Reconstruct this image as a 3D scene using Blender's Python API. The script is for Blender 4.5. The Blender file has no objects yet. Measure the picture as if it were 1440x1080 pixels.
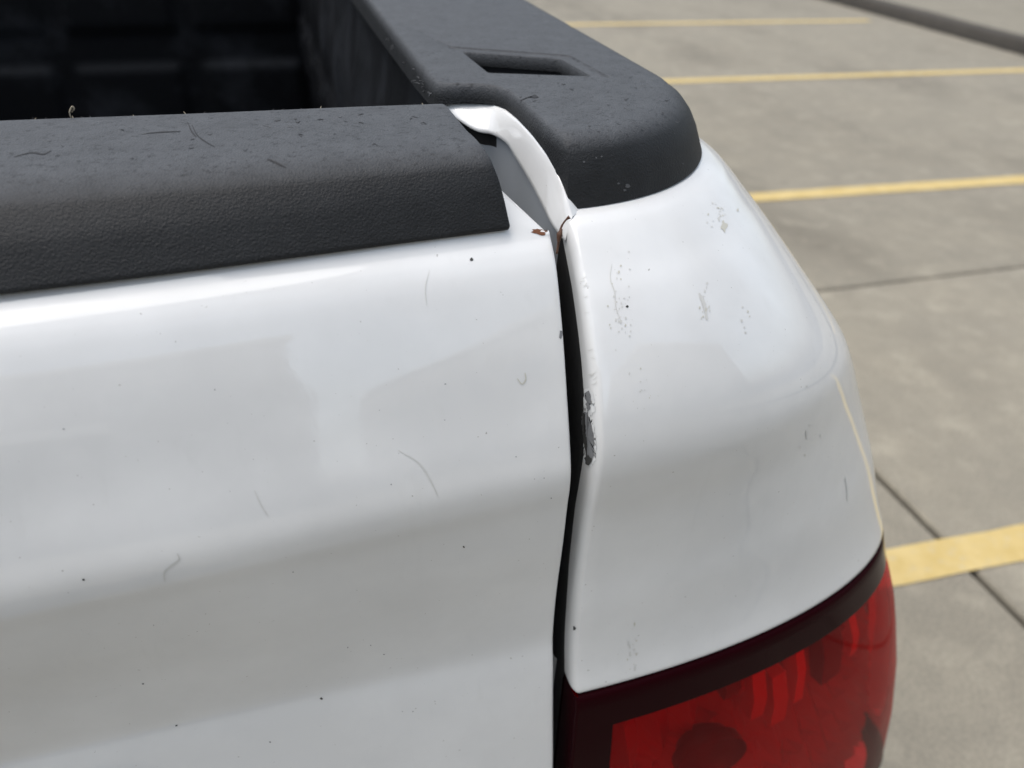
import bpy, bmesh, math, random
import numpy as np
from mathutils import Vector, Matrix
from mathutils.bvhtree import BVHTree

random.seed(7)
rng = np.random.default_rng(7)
SC = bpy.context.scene
COL = SC.collection

# ------------------------------------------------------------------ camera
F_PX, IMG_W, IMG_H = 1100.0, 1440.0, 1080.0          # focal length in photo pixels
CAM = Vector((0.0, 0.0, 1.60))
RIGHT = Vector((0.9610, -0.2751, 0.0294))
UP = Vector((0.1325, 0.5509, 0.8240))
FWD = RIGHT.cross(UP) * -1
FWD.normalize(); RIGHT = FWD.cross(UP).normalized(); UP = RIGHT.cross(FWD).normalized()
cam_data = bpy.data.cameras.new('camera')
cam = bpy.data.objects.new('camera', cam_data)
COL.objects.link(cam)
M = Matrix((RIGHT, UP, -FWD)).transposed().to_4x4()
M.translation = CAM
cam.matrix_world = M
cam_data.sensor_width = 36.0
cam_data.lens = 36.0 * F_PX / IMG_W
cam_data.clip_start = 0.01
cam_data.clip_end = 2000.0
cam_data.dof.use_dof = True
cam_data.dof.focus_distance = 0.47
cam_data.dof.aperture_fstop = 5.8
SC.camera = cam

# ------------------------------------------------------------------ sky, sun, exposure
SUN_EL, SUN_AZ = math.radians(74), math.radians(285)   # azimuth: clockwise from +Y
world = bpy.data.worlds.new('World'); SC.world = world
world.use_nodes = True
wn = world.node_tree; wn.nodes.clear()
sky = wn.nodes.new('ShaderNodeTexSky'); sky.sky_type = 'NISHITA'
sky.sun_disc = False
sky.sun_elevation = SUN_EL
sky.sun_rotation = SUN_AZ
sky.air_density = 1.0; sky.dust_density = 4.0; sky.ozone_density = 1.0
hs = wn.nodes.new('ShaderNodeHueSaturation'); hs.inputs['Saturation'].default_value = 0.62; hs.inputs['Hue'].default_value = 0.487
bg = wn.nodes.new('ShaderNodeBackground'); bg.inputs['Strength'].default_value = 0.15
wo = wn.nodes.new('ShaderNodeOutputWorld')
wn.links.new(sky.outputs[0], hs.inputs['Color'])
# thin broken overcast: the same soft cloud mottling over the whole sky
wtc = wn.nodes.new('ShaderNodeTexCoord'); wnz = wn.nodes.new('ShaderNodeTexNoise')
wnz.inputs['Scale'].default_value = 2.6; wnz.inputs['Detail'].default_value = 6.0; wnz.inputs['Roughness'].default_value = 0.55
wmp = wn.nodes.new('ShaderNodeMapRange'); wmp.inputs['From Min'].default_value = 0.36; wmp.inputs['From Max'].default_value = 0.64
wmp.inputs['To Min'].default_value = 0.70; wmp.inputs['To Max'].default_value = 1.40
wmx = wn.nodes.new('ShaderNodeMix'); wmx.data_type = 'RGBA'; wmx.blend_type = 'MULTIPLY'; wmx.inputs['Factor'].default_value = 1.0
wn.links.new(wtc.outputs['Generated'], wnz.inputs['Vector']); wn.links.new(wnz.outputs['Fac'], wmp.inputs['Value'])
wn.links.new(hs.outputs[0], wmx.inputs['A']); wn.links.new(wmp.outputs[0], wmx.inputs['B'])
wn.links.new([o for o in wmx.outputs if o.type == 'RGBA'][0], bg.inputs['Color'])
wn.links.new(bg.outputs[0], wo.inputs['Surface'])
sun_data = bpy.data.lights.new('sun', 'SUN')
sun_data.energy = 0.9; sun_data.angle = math.radians(60); sun_data.color = (1.0, 0.98, 0.93)
sun = bpy.data.objects.new('sun', sun_data); COL.objects.link(sun)
sdir = Vector((math.sin(SUN_AZ) * math.cos(SUN_EL), math.cos(SUN_AZ) * math.cos(SUN_EL), math.sin(SUN_EL)))
sun.rotation_euler = sdir.to_track_quat('Z', 'Y').to_euler()
SC.view_settings.view_transform = 'Standard'
SC.view_settings.look = 'None'
SC.view_settings.exposure = 0.53
SC.view_settings.gamma = 1.0
SC.cycles.max_bounces = 10
SC.cycles.transparent_max_bounces = 12

# ------------------------------------------------------------------ helpers
def tag(o, label=None, cat=None, group=None, kind=None):
    if label: o['label'] = label
    if cat: o['category'] = cat
    if group: o['group'] = group
    if kind: o['kind'] = kind
    return o

def empty(name, loc=(0, 0, 0)):
    o = bpy.data.objects.new(name, None); COL.objects.link(o); o.location = loc
    o.empty_display_size = 0.1
    return o

def put(o, parent):
    if parent is not None:
        o.parent = parent
        # parents sit at the world origin unless moved; keep child coordinates in world space
        o.matrix_parent_inverse = Matrix.Translation(-Vector(parent.location))
    return o

def build(name, verts, faces, mat, parent=None, smooth=True, angle=None):
    me = bpy.data.meshes.new(name)
    me.from_pydata([tuple(map(float, v)) for v in verts], [], [tuple(map(int, f)) for f in faces])
    me.validate(); me.update()
    if isinstance(mat, (list, tuple)):
        for m in mat: me.materials.append(m)
    else:
        me.materials.append(mat)
    if smooth:
        me.polygons.foreach_set('use_smooth', [True] * len(me.polygons))
        if angle is not None:
            me.set_sharp_from_angle(angle=math.radians(angle))
    o = bpy.data.objects.new(name, me); COL.objects.link(o)
    return put(o, parent)

def fix_normals(o):
    bm = bmesh.new(); bm.from_mesh(o.data)
    bmesh.ops.recalc_face_normals(bm, faces=bm.faces); bm.to_mesh(o.data); bm.free()

def grid_faces(nr, nc, off=0, flip=False, close_c=False):
    fs = []
    for i in range(nr - 1):
        for j in range(nc - 1 + (1 if close_c else 0)):
            k = (j + 1) % nc
            a, b, c, d = off + i * nc + j, off + i * nc + k, off + (i + 1) * nc + k, off + (i + 1) * nc + j
            fs.append((a, d, c, b) if flip else (a, b, c, d))
    return fs

def catmull(P, n_per):
    P = np.asarray(P, float)
    Q = np.vstack([2 * P[0] - P[1], P, 2 * P[-1] - P[-2]])
    out = []
    for i in range(1, len(Q) - 2):
        p0, p1, p2, p3 = Q[i - 1], Q[i], Q[i + 1], Q[i + 2]
        # centripetal
        def tj(ti, a, b): return ti + max(np.linalg.norm(b - a), 1e-9) ** 0.5
        t0 = 0; t1 = tj(t0, p0, p1); t2 = tj(t1, p1, p2); t3 = tj(t2, p2, p3)
        for k in range(n_per):
            t = t1 + (t2 - t1) * k / n_per
            A1 = (t1 - t) / (t1 - t0) * p0 + (t - t0) / (t1 - t0) * p1
            A2 = (t2 - t) / (t2 - t1) * p1 + (t - t1) / (t2 - t1) * p2
            A3 = (t3 - t) / (t3 - t2) * p2 + (t - t2) / (t3 - t2) * p3
            B1 = (t2 - t) / (t2 - t0) * A1 + (t - t0) / (t2 - t0) * A2
            B2 = (t3 - t) / (t3 - t1) * A2 + (t - t1) / (t3 - t1) * A3
            out.append((t2 - t) / (t2 - t1) * B1 + (t - t1) / (t2 - t1) * B2)
    out.append(P[-1])
    return np.array(out)

def box(name, lo, hi, mat, parent=None, bevel=0.0, seg=2):
    bm = bmesh.new()
    bmesh.ops.create_cube(bm, size=1.0)
    for v in bm.verts:
        v.co = Vector([lo[i] + (v.co[i] + 0.5) * (hi[i] - lo[i]) for i in range(3)])
    if bevel:
        bmesh.ops.bevel(bm, geom=list(bm.edges), offset=bevel, segments=seg, affect='EDGES', profile=0.5)
    me = bpy.data.meshes.new(name); bm.to_mesh(me); bm.free()
    me.materials.append(mat)
    if bevel:
        me.polygons.foreach_set('use_smooth', [True] * len(me.polygons)); me.set_sharp_from_angle(angle=math.radians(40))
    o = bpy.data.objects.new(name, me); COL.objects.link(o)
    return put(o, parent)

# ------------------------------------------------------------------ materials
class NT:
    def __init__(s, name):
        s.m = bpy.data.materials.new(name); s.m.use_nodes = True
        s.t = s.m.node_tree; s.p = s.t.nodes['Principled BSDF']
        s.tc = s.t.nodes.new('ShaderNodeTexCoord')
    def n(s, typ, **kw):
        nd = s.t.nodes.new(typ)
        for k, v in kw.items():
            if k.startswith('_'): setattr(nd, k[1:], v)
            else: nd.inputs[k].default_value = v
        return nd
    def l(s, a, b): s.t.links.new(a, b)
    def noise(s, scale, detail=4, rough=0.55, vec=None):
        nd = s.n('ShaderNodeTexNoise', Scale=scale, Detail=detail, Roughness=rough)
        s.l(vec if vec is not None else s.tc.outputs['Object'], nd.inputs['Vector']); return nd.outputs['Fac']
    def ramp(s, fac, stops):
        nd = s.t.nodes.new('ShaderNodeValToRGB')
        el = nd.color_ramp.elements
        while len(el) < len(stops): el.new(0.5)
        for e, (p, c) in zip(el, stops):
            e.position = p; e.color = (c, c, c, 1) if isinstance(c, (int, float)) else (*c, 1)
        s.l(fac, nd.inputs['Fac']); return nd.outputs['Color']
    def mix(s, fac, a, b, blend='MIX'):
        nd = s.t.nodes.new('ShaderNodeMix'); nd.data_type = 'RGBA'; nd.blend_type = blend
        for sock, v in ((nd.inputs['Factor'], fac), (nd.inputs['A'], a), (nd.inputs['B'], b)):
            if hasattr(v, 'is_output'): s.l(v, sock)
            elif isinstance(v, (int, float)): sock.default_value = v
            else: sock.default_value = (*v, 1)
        return [o for o in nd.outputs if o.type == 'RGBA'][0]
    def bump(s, h, strength, dist, prev=None):
        nd = s.n('ShaderNodeBump', Strength=strength, Distance=dist)
        s.l(h, nd.inputs['Height'])
        if prev is not None: s.l(prev, nd.inputs['Normal'])
        return nd.outputs['Normal']
    def scale_vec(s, sc):
        nd = s.t.nodes.new('ShaderNodeMapping'); nd.inputs['Scale'].default_value = sc
        s.l(s.tc.outputs['Object'], nd.inputs['Vector']); return nd.outputs['Vector']

def simple(name, col, rough=0.5, metal=0.0, coat=0.0, spec=0.5):
    k = NT(name)
    k.p.inputs['Base Color'].default_value = (*col, 1); k.p.inputs['Roughness'].default_value = rough
    k.p.inputs['Metallic'].default_value = metal; k.p.inputs['Coat Weight'].default_value = coat
    k.p.inputs['Specular IOR Level'].default_value = spec
    return k.m

def mat_paint():
    k = NT('white_paint')
    base = (0.785, 0.79, 0.775)
    film = k.ramp(k.noise(9, 5, 0.6), [(0.42, 0.0), (0.75, 1.0)])
    c = k.mix(0.10, base, film, 'MULTIPLY')
    streak = k.ramp(k.noise(1.0, 4, 0.6, k.scale_vec((70, 70, 5))), [(0.62, 0.0), (0.95, 0.5)])
    c2 = k.mix(streak, c, (0.64, 0.645, 0.62))
    speck = k.ramp(k.noise(420, 2, 0.4), [(0.755, 0.0), (0.80, 1.0)])
    c3 = k.mix(speck, c2, (0.40, 0.39, 0.36))
    k.l(c3, k.p.inputs['Base Color'])
    k.p.inputs['Roughness'].default_value = 0.4
    k.p.inputs['Specular IOR Level'].default_value = 0.05
    k.p.inputs['Coat Weight'].default_value = 1.0; k.p.inputs['Coat IOR'].default_value = 1.7
    r = k.ramp(k.noise(14, 4, 0.6), [(0.35, 0.0), (0.75, 0.015)])
    k.l(r, k.p.inputs['Coat Roughness'])
    peel = k.noise(260, 1, 0.4)
    wave = k.noise(7, 2, 0.5)
    b = k.bump(peel, 0.04, 0.0003)
    b = k.bump(wave, 0.02, 0.004, b)
    k.l(b, k.p.inputs['Coat Normal'])
    return k.m

def mat_plastic(name, base, faded_sheen, ztop=None, grain=1.0, spec=0.24):
    k = NT(name)
    n1 = k.noise(60, 6, 0.65); n2 = k.noise(500, 3, 0.6)
    blotch = k.ramp(n1, [(0.35, 0.0), (0.7, 1.0)])
    col = k.mix(blotch, base, tuple(v * 1.35 for v in base))
    rough_in = None
    if ztop is not None:
        sep = k.t.nodes.new('ShaderNodeSeparateXYZ'); k.l(k.tc.outputs['Object'], sep.inputs[0])
        mr = k.n('ShaderNodeMapRange', **{'From Min': ztop - 0.009, 'From Max': ztop - 0.001})
        k.l(sep.outputs['Z'], mr.inputs['Value'])
        fade_sheen = k.mix(blotch, faded_sheen, tuple(v * 1.3 for v in faded_sheen))
        # dark scuffed flecks in the faded, sheen-lightened top
        fleck = k.ramp(k.noise(330, 6, 0.75, k.scale_vec((0.8, 1.0, 1.0))), [(0.54, 0.0), (0.64, 1.0)])
        fade_sheen = k.mix(fleck, fade_sheen, tuple(v * 0.5 for v in faded_sheen))
        col = k.mix(mr.outputs[0], col, fade_sheen)  # top lightened by height: fading, with sky sheen put into the colour too
        rr = k.n('ShaderNodeMapRange', **{'From Min': 0.0, 'From Max': 1.0, 'To Min': 0.55, 'To Max': 0.62})
        k.l(mr.outputs[0], rr.inputs['Value']); rough_in = rr.outputs[0]
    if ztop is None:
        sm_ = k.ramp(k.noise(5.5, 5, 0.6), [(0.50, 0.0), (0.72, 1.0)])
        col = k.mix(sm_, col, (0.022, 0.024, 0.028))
    dust = k.ramp(k.noise(900, 2, 0.5), [(0.74, 0.0), (0.82, 0.7)])
    col = k.mix(dust, col, (0.16, 0.16, 0.155))
    k.l(col, k.p.inputs['Base Color'])
    if rough_in is not None: k.l(rough_in, k.p.inputs['Roughness'])
    else: k.p.inputs['Roughness'].default_value = 0.5
    k.p.inputs['Specular IOR Level'].default_value = spec
    # leather grain: cells about 1.5 mm across
    vo = k.n('ShaderNodeTexVoronoi', Scale=950.0); vo.feature = 'SMOOTH_F1'
    wob = k.n('ShaderNodeTexNoise', Scale=420.0, Detail=2.0)
    k.l(k.tc.outputs['Object'], wob.inputs['Vector'])
    add = k.t.nodes.new('ShaderNodeVectorMath'); add.operation = 'MULTIPLY_ADD'
    k.l(wob.outputs['Color'], add.inputs[0]); add.inputs[1].default_value = (0.0016,) * 3
    k.l(k.tc.outputs['Object'], add.inputs[2]); k.l(add.outputs[0], vo.inputs['Vector'])
    b = k.bump(vo.outputs['Distance'], 0.75 * grain, 0.0005)
    b = k.bump(n2, 0.25 * grain, 0.0006, b)
    k.l(b, k.p.inputs['Normal'])
    return k.m

def mat_concrete(name, base, var=1.0):
    k = NT(name)
    info = k.t.nodes.new('ShaderNodeObjectInfo')
    a = k.ramp(k.noise(0.35, 6, 0.62), [(0.33, 0.0), (0.70, 1.0)])
    b_ = k.ramp(k.noise(2.6, 6, 0.65), [(0.35, 0.0), (0.68, 1.0)])
    c_ = k.ramp(k.noise(11, 6, 0.7), [(0.36, 0.0), (0.62, 1.0)])
    dark = tuple(v * f for v, f in zip(base, (0.62, 0.61, 0.60)))
    lite = tuple(v * f for v, f in zip(base, (1.18, 1.16, 1.12)))
    c = k.mix(a, tuple(v * 0.86 for v in base), base)
    m1 = k.n('ShaderNodeMath', _operation='MULTIPLY'); k.l(b_, m1.inputs[0]); m1.inputs[1].default_value = 0.42 * var
    c = k.mix(m1.outputs[0], c, lite)
    stain = k.ramp(k.noise(1.0, 5, 0.6, k.scale_vec((0.9, 0.45, 1))), [(0.50, 0.0), (0.70, 1.0)])
    m2 = k.n('ShaderNodeMath', _operation='MULTIPLY'); k.l(stain, m2.inputs[0]); m2.inputs[1].default_value = 0.7 * var
    c = k.mix(m2.outputs[0], c, dark)
    m3 = k.n('ShaderNodeMath', _operation='MULTIPLY'); k.l(c_, m3.inputs[0]); m3.inputs[1].default_value = 0.55 * min(var, 1.2)
    c = k.mix(m3.outputs[0], c, tuple(v * 0.8 for v in base))
    pale = k.ramp(k.noise(6.5, 4, 0.6), [(0.54, 0.0), (0.70, 1.0)])
    m4 = k.n('ShaderNodeMath', _operation='MULTIPLY'); k.l(pale, m4.inputs[0]); m4.inputs[1].default_value = 0.36 * var
    c = k.mix(m4.outputs[0], c, tuple(v * f for v, f in zip(base, (1.28, 1.28, 1.26))))
    grit = k.ramp(k.noise(120, 3, 0.7), [(0.4, 0.75), (0.65, 1.12)])
    c = k.mix(0.8, c, grit, 'MULTIPLY')
    br = k.n('ShaderNodeMapRange', **{'To Min': 0.93, 'To Max': 1.06}); k.l(info.outputs['Random'], br.inputs['Value'])
    c = k.mix(1.0, c, br.outputs[0], 'MULTIPLY')
    k.l(c, k.p.inputs['Base Color'])
    k.p.inputs['Roughness'].default_value = 0.85
    k.p.inputs['Specular IOR Level'].default_value = 0.3
    b = k.bump(k.noise(90, 5, 0.7), 0.4, 0.004)
    k.l(b, k.p.inputs['Normal'])
    return k.m

def mat_linepaint():
    k = NT('yellow_line_paint')
    w = k.ramp(k.noise(9, 6, 0.7), [(0.40, 0.0), (0.62, 1.0)])
    c = k.mix(w, (0.50, 0.37, 0.135), (0.57, 0.44, 0.19))
    w2 = k.ramp(k.noise(34, 6, 0.75), [(0.55, 0.0), (0.68, 1.0)])
    c = k.mix(w2, c, (0.48, 0.41, 0.26))
    k.l(c, k.p.inputs['Base Color']); k.p.inputs['Roughness'].default_value = 0.75
    return k.m

MAT = dict(
    paint=mat_paint(),
    jamb=simple('jamb_grey', (0.36, 0.385, 0.41), 0.5, coat=0.3),
    cap=mat_plastic('black_cap_plastic', (0.016, 0.017, 0.018), (0.060, 0.0635, 0.068), 1.465),
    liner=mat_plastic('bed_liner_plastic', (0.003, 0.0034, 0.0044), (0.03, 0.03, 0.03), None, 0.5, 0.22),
    hole=simple('pocket_black', (0.006, 0.006, 0.007), 0.6),
    rubber_shade=simple('black_rubber_and_shade', (0.012, 0.012, 0.012), 0.7),  # dark parts; also black for shade painted in the gap and under the flange
    concrete=mat_concrete('lot_concrete', (0.295, 0.270, 0.215), 1.5),
    walk=mat_concrete('walk_concrete', (0.27, 0.247, 0.195), 0.9),
    kerbm=mat_concrete('kerb_concrete', (0.075, 0.068, 0.058), 1.3),
    joint=simple('joint_sealant', (0.035, 0.034, 0.032), 0.8),
    line=mat_linepaint(),
    chip=simple('bare_primer_grey', (0.20, 0.205, 0.21), 0.6),
    chipdark=simple('chip_dark', (0.045, 0.045, 0.042), 0.7),
    rust=simple('rust_brown', (0.15, 0.055, 0.022), 0.8),
    rustlite=simple('rust_bleed', (0.50, 0.33, 0.19), 0.7),
    grime=simple('grime_grey', (0.60, 0.60, 0.57), 0.6),
    grime2=simple('grime_olive', (0.54, 0.53, 0.46), 0.7),
    hairmat=simple('dry_fibre', (0.30, 0.26, 0.19), 0.8),
    twig=simple('dry_stem_brown', (0.07, 0.028, 0.012), 0.7),
    chrome=simple('chrome', (0.7, 0.7, 0.7), 0.12, 1.0),
    glassdark=simple('dark_window_glass', (0.01, 0.012, 0.014), 0.03),
)

# ================================================================== THE LOT
lot = tag(empty('parking_lot'), kind='structure')
g = build('ground', [(-400, -400, -0.06), (400, -400, -0.06), (400, 400, -0.06), (-400, 400, -0.06)], [(0, 1, 2, 3)], MAT['joint'], None, False)
tag(g, kind='structure')

def slab_mesh(w, l, seed):
    # slab with a slightly crumbled rounded arris; origin at its low corner, top at z = 0
    e = 0.010
    v = [(0, 0, -0.055), (w, 0, -0.055), (w, l, -0.055), (0, l, -0.055),
         (0, 0, -0.008), (w, 0, -0.008), (w, l, -0.008), (0, l, -0.008),
         (e, e, 0), (w - e, e, 0), (w - e, l - e, 0), (e, l - e, 0)]
    f = [(0, 1, 5, 4), (1, 2, 6, 5), (2, 3, 7, 6), (3, 0, 4, 7), (4, 5, 9, 8), (5, 6, 10, 9), (6, 7, 11, 10), (7, 4, 8, 11), (8, 9, 10, 11)]
    return v, f
JX = [-38.4, -32.67, -26.95, -21.2, -15.5, -9.78, -4.05, 1.672, 7.40]
JY = [-27.4, -21.4, -15.4, -9.4, -3.4, 2.62, 14.6, 26.6, 38.6, 50.6, 62.6]
JW = 0.011
for i in range(len(JX) - 1):
    for j in range(len(JY) - 1):
        x0, x1, y0, y1 = JX[i] + JW, JX[i + 1] - JW, JY[j] + JW * 0.6, JY[j + 1] - JW * 0.6
        v, f = slab_mesh(x1 - x0, y1 - y0, 0)
        build('concrete_slab', [(a + x0, b + y0, c) for a, b, c in v], f, MAT['concrete'], lot, False)
# parking lines run across the aisle side; faint slope relative to the truck
LINE_A = math.radians(-2.2)
for yc, xs in ((1.128, 1.45), (3.70, 2.5), (6.28, 3.0), (8.80, 3.3), (11.3, 3.5), (13.8, 3.5), (16.3, 3.5)):
    k = math.tan(LINE_A); w = 0.062
    xa, xb = 1.35, 7.0
    n = 60; vs = []; fs = []
    for q in range(n + 1):
        x = xa + (xb - xa) * q / n
        y = yc + k * (x - xs)
        a = w + random.uniform(-0.003, 0.003); b = w + random.uniform(-0.003, 0.003)
        vs += [(x, y - a, 0.004), (x, y + b, 0.004)]
    fs = [(2 * q, 2 * q + 2, 2 * q + 3, 2 * q + 1) for q in range(n)
          ]
    build('parking_line', vs, fs, MAT['line'], lot, False)

# kerb and walk on the right
kv = []; ny = 160
prof = [(7.415, -0.05), (7.415, 0.0), (7.43, 0.10), (7.445, 0.125), (7.475, 0.135), (7.60, 0.137), (7.60, -0.05)]
for q in range(ny + 1):
    y = -28 + 91 * q / ny
    for (x, z) in prof:
        kv.append((x + random.uniform(-.006, .006), y, z + random.uniform(-.004, .004)))
kerb = build('kerb', kv, grid_faces(ny + 1, len(prof)), MAT['kerbm'], None, True, 35); fix_normals(kerb)
tag(kerb, kind='structure')
wk = tag(empty('footpath'), kind='structure')
for j in range(30):
    y0 = -28 + j * 3.03
    v, f = slab_mesh(14.0, 3.02, 0)
    build('paving_slab', [(a + 7.61, b + y0, c + 0.13) for a, b, c in v], f, MAT['walk'], wk, False)

# ---- two unseen buildings guessed and added behind the camera for the paint to reflect
MAT['added_stucco'] = mat_concrete('added_stucco', (.36, .34, .30), .5); MAT['added_brickish'] = mat_concrete('added_painted_block', (.11, .10, .095), .5)
MAT['added_trim'] = simple('added_cornice_paint', (.55, .54, .50), .6)
def building(name, label, x0, x1, y0, y1, h, wall, face, nfl, nwin):
    e = empty(name, ((x0 + x1) / 2, (y0 + y1) / 2, 0)); tag(e, label, 'building')
    box('wall', (x0, y0, -.05), (x1, y1, h), wall, e, .02)
    box('added_roof_coping', (x0 - .2, y0 - .2, h - .35), (x1 + .2, y1 + .2, h + .15), MAT['added_trim'], e, .03)
    for fl in range(nfl):
        for q in range(nwin):
            z0 = 1.0 + fl * 3.6; z1 = z0 + 1.9
            if face == 'Y':
                w = (x1 - x0) / nwin; a = x0 + w * (q + .22); b = x0 + w * (q + .78)
                f = box('added_window', (a, y1 - .05, z0), (b, y1 + .05, z1), MAT['added_trim'], e)
                box('pane', (a + .07, y1 + .0, z0 + .07), (b - .07, y1 + .056, z1 - .07), MAT['glassdark'], f)
            else:
                w = (y1 - y0) / nwin; a = y0 + w * (q + .22); b = y0 + w * (q + .78)
                f = box('added_window', (x0 - .05, a, z0), (x0 + .05, b, z1), MAT['added_trim'], e)
                box('pane', (x0 - .056, a + .07, z0 + .07), (x0, b - .07, z1 - .07), MAT['glassdark'], f)
building('added_grey_building', 'long flat-roofed grey building added out of view for the tailgate paint to mirror', -42, 2.0, -30, -16, 8.6, MAT['added_brickish'], 'Y', 2, 9)
e_ = bpy.data.objects['added_grey_building']
box('added_reflection_canopy', (-40, -16.0, 3.1), (-1.6, -14.6, 3.9), MAT['added_trim'], e_, .03)  # pale band added to put a lighter streak in the tailgate reflection
building('added_pale_building', 'pale two-storey building beside the footpath, added out of view to mirror at the tailgate edge', 10.4, 26, -60, -13, 9.7, MAT['added_stucco'], 'X', 2, 8)
pv = []
for q in range(40):
    th = q / 40 * 2 * math.pi; rr = 1 + .10 * math.sin(3 * th + 1) + .06 * math.sin(7 * th)
    pv.append((-.78 + .62 * rr * math.cos(th), -.92 + .42 * rr * math.sin(th), .004))
build('added_dark_patch', pv, [tuple(range(40))], simple('dark_patch_concrete', (.10, .095, .085), .6), lot, False)  # unseen dark patch added to darken the low tailgate reflection

# ================================================================== THE TRUCK
truck = empty('pickup_truck')
tag(truck, 'white pickup truck with black bed caps and a misaligned scratched tailgate', 'pickup truck')
XR, XL = 0.138, -1.38
XMID = (XR + XL) / 2

def shear(z):
    return float(np.interp(z, [1.09, 1.13, 1.20, 1.28, 1.42, 1.44, 1.465], [-0.01, -0.01, 0.03, 0.07, 0.095, 0.05, 0.0]))
def xshift(x):                                     # gently bowed tailgate: saturating to the left
    L = 0.5
    return L * math.tanh((x - XR) / L)

# ---- tailgate skin
main = [(.389, 1.4186), (.3815, 1.4125), (.374, 1.4035), (.3576, 1.3728), (.343, 1.338), (.3325, 1.3125), (.3272, 1.296), (.3262, 1.283),
        (.3275, 1.266), (.3292, 1.2305), (.3318, 1.19), (.3322, 1.152), (.3310, 1.132), (.3265, 1.112), (.3165, 1.06), (.3075, 1.0065), (.300, .94), (.302, .87),
        (.315, .80), (.33, .76)]
def dent(x, z):
    g = lambda cx, cz, rx, rz, d: d * math.exp(-((x - cx) / rx) ** 2 - ((z - cz) / rz) ** 2)
    if z < .95: return 0.0
    return (g(-.012, 1.362, .030, .012, .0004) + g(-.16, 1.335, .06, .02, .0005)
            + g(-.17, 1.20, .07, .03, .0009) + .00022 * math.sin(x * 34 + z * 20) + .00018 * math.sin(x * 15 - z * 55 + 1))
def tg_profile(x):
    if x <= 0.113:
        pre = [(.47, 1.4402), (.44, 1.4402), (.413, 1.4398), (.401, 1.4345)]
        pre2 = pre
    else:
        f = min(1.0, (x - .113) / (XR - .113))
        e0 = np.array((.4155, 1.4425)); e1 = np.array((.3925, 1.4202))
        e = e0 + (e1 - e0) * f
        c0 = np.array(main[0])
        pre2 = [e + (0.004, -0.09), e + (0.0012, -0.004), e, e + (c0 - e) * 0.5 + (-0.0006, 0.0006)]
    return np.vstack([np.array(pre2), np.array(main)])
cols = list(np.linspace(XL, -0.3, 40)) + list(np.linspace(-0.28, 0.105, 90)) + list(np.linspace(.1125, XR, 12))
NP = None; tv = []
def tg_col(x, dx=0.0, dy=0.0):
    P = tg_profile(x)
    head = P[:4]; body = catmull(P[4:], 7)
    head = np.vstack([head[:1], head[1:2], catmull(P[2:5], 3)[:-1]])
    Q = np.vstack([head, body])
    return [(x + dx, yy + dent(x, zz) + shear(zz) * xshift(x) + dy, min(zz, 1.4225 - max(0, dy - .002) * .75) if dy else zz) for yy, zz in Q]
for x in cols:
    c_ = tg_col(x); tv += c_; NP = len(c_)
for dx, dy in ((.0010, .0004), (.0018, .0014), (.0021, .003), (.0021, .016), (.0021, .06)):
    tv += tg_col(XR, dx, dy)
tailgate = build('tailgate', tv, grid_faces(len(cols) + 5, NP, flip=True), MAT['paint'], truck)
tag(tailgate, 'dented white tailgate sitting askew in its opening')

# inside face of the tailgate
box('inner_panel', (XL + .02, .39, .80), (.108, .455, 1.436), MAT['liner'], tailgate, .006)

# ---- black cap along the tailgate top
cp = [(.507, 1.440), (.507, 1.452), (.5055, 1.4605), (.5015, 1.4640), (.495, 1.4650), (.470, 1.4652), (.442, 1.4654), (.425, 1.4650), (.4135, 1.4632), (.4050, 1.4588),
      (.4000, 1.4520), (.3960, 1.4430), (.3925, 1.4330), (.3905, 1.4268), (.3912, 1.4252), (.3945, 1.4252), (.400, 1.430)]
cpr = np.vstack([np.array(cp[:4]), catmull(cp[4:14], 4), np.array(cp[14:])])
def cap_end(y, z):
    return float(np.interp(y, [.39, .395, .403, .415, .44, .505], [.1160, .1135, .1095, .1065, .1040, .1030]))
capcols = list(np.linspace(XL + .02, -.3, 40)) + list(np.linspace(-.29, .10, 80))
cv = []
def cap_pt(x, y, z):
    s = float(np.interp(z, [1.425, 1.445, 1.458, 1.4645], [.10, .075, .045, 0.015])) if y < .44 else float(np.interp(y, [.44, .50], [0.012, -.03]))
    wob = 0.00015 * math.sin(x * 31)
    return (x, y + s * xshift(x), z + wob)
xe0 = 0.10
for x in capcols:
    for (y, z) in cpr:
        f = max(0.0, (x + .05) / .15)
        xx = x + f * (cap_end(y, z) - xe0 - .0012) if x > -.05 else x
        cv.append(cap_pt(xx, y, z))
cen = np.array([.45, 1.446])
for ins, dx in ((.0008, .0009), (.0022, .0012), (.010, .0010)):
    for (y, z) in cpr:
        d = cen - np.array((y, z)); d = d / np.linalg.norm(d) * ins
        cv.append(cap_pt(cap_end(y, z) - .0012 + dx, y + d[0], z + d[1]))
nc = len(cpr)
fc = grid_faces(len(capcols) + 3, nc, flip=True, close_c=True)
last = (len(capcols) + 2) * nc
tgcap = build('tailgate_cap', cv, fc + [tuple(last + i for i in range(nc))], MAT['cap'], tailgate, True, 50)
fix_normals(tgcap)

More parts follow.
